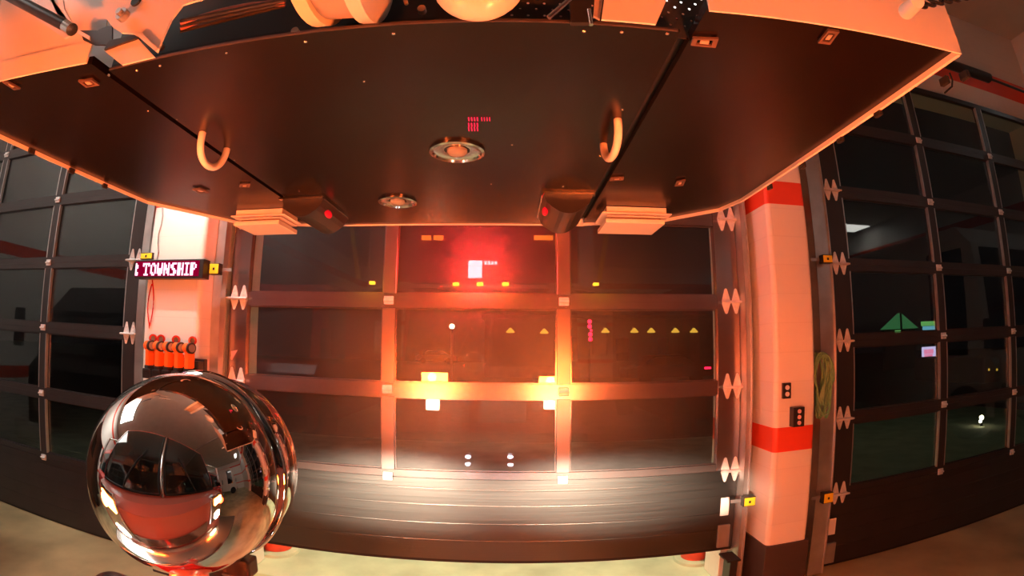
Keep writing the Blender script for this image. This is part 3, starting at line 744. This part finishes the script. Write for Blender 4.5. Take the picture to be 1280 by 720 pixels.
MB().cyl((fx, -.07, 1.58), (fx, -.28, 2.7), .018).build('centre_post', M['chromer'], tr)
bm_ = MB().box(fx - 1.25, fx + 1.25, .14, .62, .52, .78, .02).build('bumper', M['chromer'], tr)
MB().box(fx - .5, fx + .5, .13, .15, .85, 1.15).build('grille', M['chromer'], tr)
MB().box(fx - .9, fx + .9, .15, .6, .781, .79).build('tread_plate', M['chromer'], tr)
LY = .18
lamps = [(refl(541, 471, LY), refl(541, 506, LY)), (refl(688, 476, LY), refl(688, 505, LY))]
for (pa, ph_) in lamps:
    bz = MB().box(pa.x - .24, pa.x + .24, .13, LY - .01, ph_.z - .11, pa.z + .11, .02).build('lamp_bezel', M['chromer'], tr)
    MB().box(pa.x - .15, pa.x + .20, LY - .008, LY + .004, pa.z - .055, pa.z + .055, .012).build('amber_turn_lamp', M['amber'], bz)
    MB().box(ph_.x - .09, ph_.x + .09, LY - .008, LY + .004, ph_.z - .07, ph_.z + .07, .02).build('headlamp', M['head'], bz)
for u, v in ((585, 571), (585, 580), (638, 571), (638, 581)):
    p = refl(u, v, .635); MB().sph(p, .028, 1.3, .4, .8, 16).build('bumper_light', M['tiny'], tr, smooth='all')
for sx in (-1, 1):
    MB().box(fx + sx * 1.5 - .11, fx + sx * 1.5 + .11, .0, .06, 1.75, 2.2, .02).cyl((fx + sx * 1.2, -.2, 2.3), (fx + sx * 1.5, .03, 2.2), .012).build('mirror', M['chromer'], tr)
    MB().cyl((fx + sx * 1.0 - .15, -1.2, .5), (fx + sx * 1.0 + .15, -1.2, .5), .5, seg=32).build('wheel', M['black'], tr)

# neighbouring vehicles parked in the other bays, seen only as mirror images
def vehicle(xc, y0, wd, hh, m, label, cat, name, ln=6.5):
    t = thing(name, (xc, y0 - 3, 0), label, cat)
    prof = [(y0, .45), (y0, 1.35), (y0 - .15, 1.5), (y0 - .35, hh - .35), (y0 - .7, hh), (y0 - ln, hh), (y0 - ln, .45)]
    MB().prism([(xc - wd / 2, y, z) for y, z in prof], (wd, 0, 0)).build('body', m, t)
    MB().prism([(xc - wd * .44, y0 - .17, 1.56), (xc + wd * .44, y0 - .17, 1.56), (xc + wd * .42, y0 - .335, hh - .42), (xc - wd * .42, y0 - .335, hh - .42)], (0, .02, .002)).build('windshield', M['tint'], t)
    for sx in (-1, 1):
        MB().box(xc + sx * wd / 2 - .01, xc + sx * wd / 2 + .01, y0 - 1.5, y0 - .6, 1.5, hh - .4).build('side_window', M['tint'], t)
        MB().box(xc + sx * (wd / 2 + .22) - .1, xc + sx * (wd / 2 + .22) + .1, y0, y0 + .06, 1.6, 2.1, .02).build('mirror', M['blackp'], t)
        for yy in (-.65, .9 - ln): MB().cyl((xc + sx * (wd / 2 - .3), y0 + yy, .48), (xc + sx * (wd / 2 + .01), y0 + yy, .48), .48, seg=28).build('wheel', M['black'], t)
        MB().box(xc + sx * wd * .36 - .14, xc + sx * wd * .36 + .14, y0, y0 + .02, .8, 1.0, .01).build('headlamp', M['clear'], t)
    MB().box(xc - wd / 2, xc + wd / 2, y0, y0 + .25, .45, .7, .02).build('bumper', M['chromer'], t)
    return t
vehicle(-4.35, -.9, 2.4, 2.9, M['redp'], 'red fire engine mirrored at the left of the middle door', 'fire engine', 'fire_engine')
vehicle(-5.2, 2.2, 1.95, 2.45, M['solid'], 'dark utility van mirrored in the left door beside the pilaster', 'van', 'utility_van', 2.6)
vehicle(4.2, -.9, 2.4, 2.9, M['redp'], 'red fire engine mirrored at the right edge of the middle door', 'fire engine', 'fire_engine')
vehicle(9.3, 1.0, 2.6, 3.8, M['whitep'], 'white box ambulance mirrored in the right door', 'ambulance', 'ambulance')

# ceiling lights
def clight(x, y, lx, ly, m, label, z=CZ - .05):
    t = thing('ceiling_light', (x, y, z - .08), label, 'light', 'tube ceiling lights')
    MB().box(x - lx / 2, x + lx / 2, y - ly / 2, y + ly / 2, z - .03, z + .05, .01).build('housing', M['whitep'], t)
    MB().box(x - lx / 2 + .02, x + lx / 2 - .02, y - ly / 2 + .02, y + ly / 2 - .02, z - .05, z - .03).build('diffuser', m, t)
for (u, v), l in (((330, 313), 'mirrored in the top left pane of the middle door'), ((1080, 285), 'mirrored in the inner column of the right door'), ((1215, 300), 'mirrored in the second column of the right door'), ((1215, 360), 'low in the second column of the right door')):
    d = ray(u, v); L = (CZ - .1 - H) / d.z; y = 2 * D - d.y * L; x = d.x * L
    x = max(-13, min(11, x)); y = max(-15, y)
    clight(x, y, 1.3, .5, M['fluob'], 'white tube ceiling light ' + l)
clight(-5.0, .2, 2.2, 3.0, M['fluob'], 'white tube ceiling light over the left bay')
clight(8.8, 2.4, 1.6, .5, M['fluo'], 'added white ceiling light over the far right bay, brightening the ambulance')  # added, unseen light that brightens the ambulance for its mirror image
# light bar over the middle door, seen through the punched screen
lb = thing('wall_light', (.2, 2.95, 4.3), 'long white light above the middle door seen through the punched holes', 'light')
MB().box(-1.9, 2.1, 2.98, 3.06, 4.36, 4.9, .01).build('housing', M['whitep'], lb)
MB().box(-1.85, 2.05, 2.965, 2.98, 4.40, 4.86).build('diffuser', emis('door_light', (1, .97, .92), 3.2), lb)

# ------------------------------------------------------------------ outside
for u0, u1, v, l in ((324, 356, 690, 'red bollard outside the left edge of the raised middle door'), (858, 888, 690, 'red bollard outside the right edge of the raised middle door')):
    a_, b_ = at(u0, v, 3.78), at(u1, v, 3.78); cx, r = (a_.x + b_.x) / 2, (b_.x - a_.x) / 2
    t = thing('bollard', (cx, 3.78 + r, 0), l, 'bollard', 'red bollards by the middle door')
    MB().lathe([(r, .0), (r, .52), (r * .8, .58), (r * .4, .61), (0, .62)], Matrix.Translation((cx, 3.78 + r, 0)), 32).build('post', M['bollard'], t, smooth=True)
    MB().lathe([(0, 0), (r * 1.6, 0), (r * 1.5, .02), (r * 1.02, .03)], Matrix.Translation((cx, 3.78 + r, -.004)), 32).build('footing', M['apron'], t, smooth=True)
# bottom guide posts inside, at the foot of the middle door's tracks
t = thing('track_guard', (1.62, 3.15, 0), 'black steel guard post at the foot of the middle door right track', 'guard post')
MB().box(1.575, 1.635, 3.13, 3.25, 0, .30, .005).build('post', M['blackp'], t); MB().box(1.54, 1.65, 3.11, 3.27, .30, .315, .003).build('cap', M['black'], t)

def car(x, y, m, label, tail=False, s=1.0, rz=0):
    t = thing('parked_car', (x, y, -.03), label, 'car')
    prof = [(-2.2, .35), (-2.2, .8), (-1.5, .95), (-.9, 1.42), (.7, 1.45), (1.4, .98), (2.15, .85), (2.2, .35)]
    MB().prism([(x + a_ * s, y - .85, z_ * s) for a_, z_ in prof], (0, 1.7, 0)).build('body', m, t)
    MB().prism([(x + a_ * s, y - .87, z_ * s) for a_, z_ in [(-1.35, .98), (-.85, 1.35), (.62, 1.38), (1.2, 1.0)]], (0, .01, 0)).build('side_window', M['tint'], t)
    for a_ in (-1.35, 1.35): MB().cyl((x + a_, y - .88, .32), (x + a_, y - .62, .32), .32, seg=24).build('wheel', M['black'], t)
    if tail: MB().box(x + 1.75, x + 2.1, y - .875, y - .851, .7, .8).build('tail_lamp', M['tail'], t)
    return t
def gp(u, v): d = ray(u, v); L = (-.03 - H) / d.z; return d * L
car(-7.7, 52, WHITECAR, 'pale parked car outside, seen left of centre through the middle door')
car(7.9, 24, M['brick'], 'dark parked car with lit red tail lamp outside the middle door', True)
# street lamp
p = at(565, 408, 26)
t = thing('street_lamp', (p.x, 26, -.03), 'street lamp with one bright white head seen through the middle door', 'street lamp')
MB().cyl((p.x, 26, -.03), (p.x, 26, p.z), .06).build('pole', M['galv'], t); MB().sph(p, .13).build('lamp_head', M['street'], t, smooth='all')
p = at(1227, 522, 7.0)
t = thing('ground_light', (p.x, 7, 0), 'low ground light with bright yellow-white lamp outside the right door', 'lamp')
MB().cyl((p.x, 7, 0), (p.x, 7, p.z), .03).build('post', M['blackp'], t); MB().sph(p, .05).sph(p + Vector((-.04, 0, -.07)), .035).build('lamp', M['street'], t, smooth='all')
# building across the street with sconces
bl = thing('shop_building', (8, 30, 0), 'long dark shop building across the street with small yellow wall lamps', 'building')
a_ = at(735, 405, 30); MB().box(-1.5, 17, 30, 36, -.03, 3.6).build('wall', M['brick'], bl); MB().box(-1.7, 17.2, 29.8, 36, 3.6, 3.85).build('roof_edge', M['plinth'], bl)
for u, v in ((638, 412), (680, 413), (756, 412), (792, 412), (813, 412), (843, 412), (866, 412)):
    p = at(u, v, 29.9); e = MB().cyl((p.x, 29.98, p.z + .1), (p.x, 29.7, p.z + .1), .08).build('sconce', M['blackp'], bl); MB().lathe([(.05, .1), (.28, -.16), (.2, -.2), (0, -.2)], Matrix.Translation((p.x, 29.72, p.z)), 16).build('lamp', M['sconce'], e)
for u0, u1 in ((700, 722), (770, 786), (822, 836)):
    p, q_ = at(u0, 425, 29.97), at(u1, 440, 29.97); MB().box(p.x, q_.x, 29.95, 30, 1.0, 2.4).build('window', M['tint'], bl)
p = at(737, 412, 25)
t = thing('neon_sign', (p.x, 25, -.03), 'vertical red neon sign on a pole seen through the middle door', 'sign')
q = MB()
for v in (402, 408, 413, 418, 424): pp = at(737 + (v % 3), v, 25); q.sph(pp, .07 if v % 2 else .11)
q.build('lamps', M['tail'], t); MB().cyl((p.x, 25.1, -.03), (p.x, 25.1, p.z + .5), .05).build('pole', M['blackp'], t)
# green gable and its signs
Yg = 24
t = thing('filling_station', (at(1125, 410, Yg).x, Yg, -.03), 'building with green lit gable seen through the right door', 'building')
a_, b_, c_ = at(1104, 412, Yg), at(1126, 391, Yg), at(1148, 410, Yg)
MB().prism([a_, b_, c_], (0, .3, 0)).build('gable', M['greenlit'], t)
MB().prism([(a_.x + .2, Yg + .1, -.03), (c_.x - .2, Yg + .1, -.03), (c_.x - .2, Yg + .1, a_.z), (a_.x + .2, Yg + .1, a_.z)], (.0, .2, 0)).build('wall', M['brick'], t)
q = MB(); p, e = at(1125.5, 391, Yg - .02), at(1125.5, 421, Yg - .02); q.box(p.x - .07, p.x + .07, Yg - .06, Yg - .01, e.z, p.z); q.build('flag_pole', M['black'], t)
p, e = at(1119, 413, Yg - .03), at(1128, 421, Yg - .03); MB().box(p.x, e.x, Yg - .04, Yg, e.z, p.z).build('doorway', M['signg'], t)
def board(px, Y, label, bits, post=True):
    xs = [at(q_[0], q_[1], Y) for q_ in bits] ; 
    t = thing('price_sign', (xs[0].x, Y, -.03), label, 'sign')
    for u0, v0, u1, v1, m in bits:
        p, q_ = at(u0, v0, Y), at(u1, v1, Y); MB().box(p.x, q_.x, Y - .05, Y, q_.z, p.z).build('panel', m, t)
    MB().cyl((xs[0].x + .4, Y + .15, -.03), (xs[0].x + .4, Y + .15, xs[0].z), .12).build('post', M['blackp'], t)
board(0, 20, 'roadside sign with green and cyan lines over a red bar', [(1151, 402, 1168, 407, M['signg']), (1153, 408, 1168, 412, M['signc']), (1150, 415, 1169, 420, M['signr'])])
board(0, 18, 'small bright white and pink sign below the green one, right door', [(1152, 434, 1169, 449, M['signw']), (1154, 437, 1166, 442, M['signp']), (1154.5, 443.5, 1165, 446, M['signp'])])
p = at(1236, 462, 13)
t = thing('parked_car', (p.x, 13, -.03), 'distant car with two yellow headlamps seen through the right door', 'car')
e = at(1246, 462, 13); MB().box(p.x - .3, e.x + .3, 13, 17, -.03, p.z + .5, .1).build('body', M['brick'], t)
MB().sph(p, .05).build('headlamp', M['sconce'], t); MB().sph(e, .05).build('headlamp', M['sconce'], t)

# ------------------------------------------------------------------ light
def lamp(kind, name, loc, energy, col, size=.1, rot=None, target=None, spot=None, blend=.5):
    l = bpy.data.lights.new(name, kind); l.energy = energy; l.color = col
    if kind == 'AREA': l.size = size
    else: l.shadow_soft_size = size
    if spot: l.spot_size = spot; l.spot_blend = blend
    o = bpy.data.objects.new(name, l); C.objects.link(o); o.location = loc
    if target is not None: o.rotation_euler = (Vector(target) - Vector(loc)).to_track_quat('-Z', 'Y').to_euler()
    return o
for i, (pa, ph_) in enumerate(lamps):
    hb = lamp('SPOT', 'headlamp_beam', (ph_.x, LY + .05, ph_.z), 1700, (1, .82, .6), .05, target=(ph_.x + (.22 if i else .15), D, .80), spot=math.radians(12.5), blend=1)
    hb.scale = (3.6, 1, 1)                      # low beam: wide, with a cut-off at the top
    lamp('SPOT', 'amber_beam', (pa.x, LY + .05, pa.z), 60, (1, .10, .025), .06, target=(pa.x * .6, D, 1.62), spot=math.radians(150), blend=1)
# scene light on the platform's left rail, aimed at the left pilaster
lamp('SPOT', 'platform_scene_light', (-2.25, 2.5, 3.42), 75, (1, .93, .85), .02, target=(-2.42, 3.0, 2.3), spot=math.radians(62), blend=.5)
lamp('SPOT', 'apron_wall_light', (-.2, 4.2, 4.4), 900, (.95, 1, .62), .15, target=(-.2, 4.5, 0), spot=math.radians(62), blend=.35)
lamp('AREA', 'yard_light', (7, 9, 6), 13, (.7, 1, .65), .5, target=(6, 6, 0))

wd = bpy.data.worlds.new('night'); SC.world = wd; wd.use_nodes = True
wd.node_tree.nodes['Background'].inputs[0].default_value = (.12, .10, .12, 1); wd.node_tree.nodes['Background'].inputs[1].default_value = .02

vs = SC.view_settings; vs.view_transform = 'Standard'; vs.look = 'None'; vs.gamma = 1; vs.exposure = 0; vs.use_curve_mapping = False
try:
    SC.cycles.use_denoising = True
    SC.cycles.max_bounces = 8; SC.cycles.transparent_max_bounces = 16; SC.cycles.sample_clamp_indirect = 8; SC.cycles.caustics_reflective = True
except Exception as e: print(e)
for o in bpy.data.objects:
    if 'wpos' in o: del o['wpos']
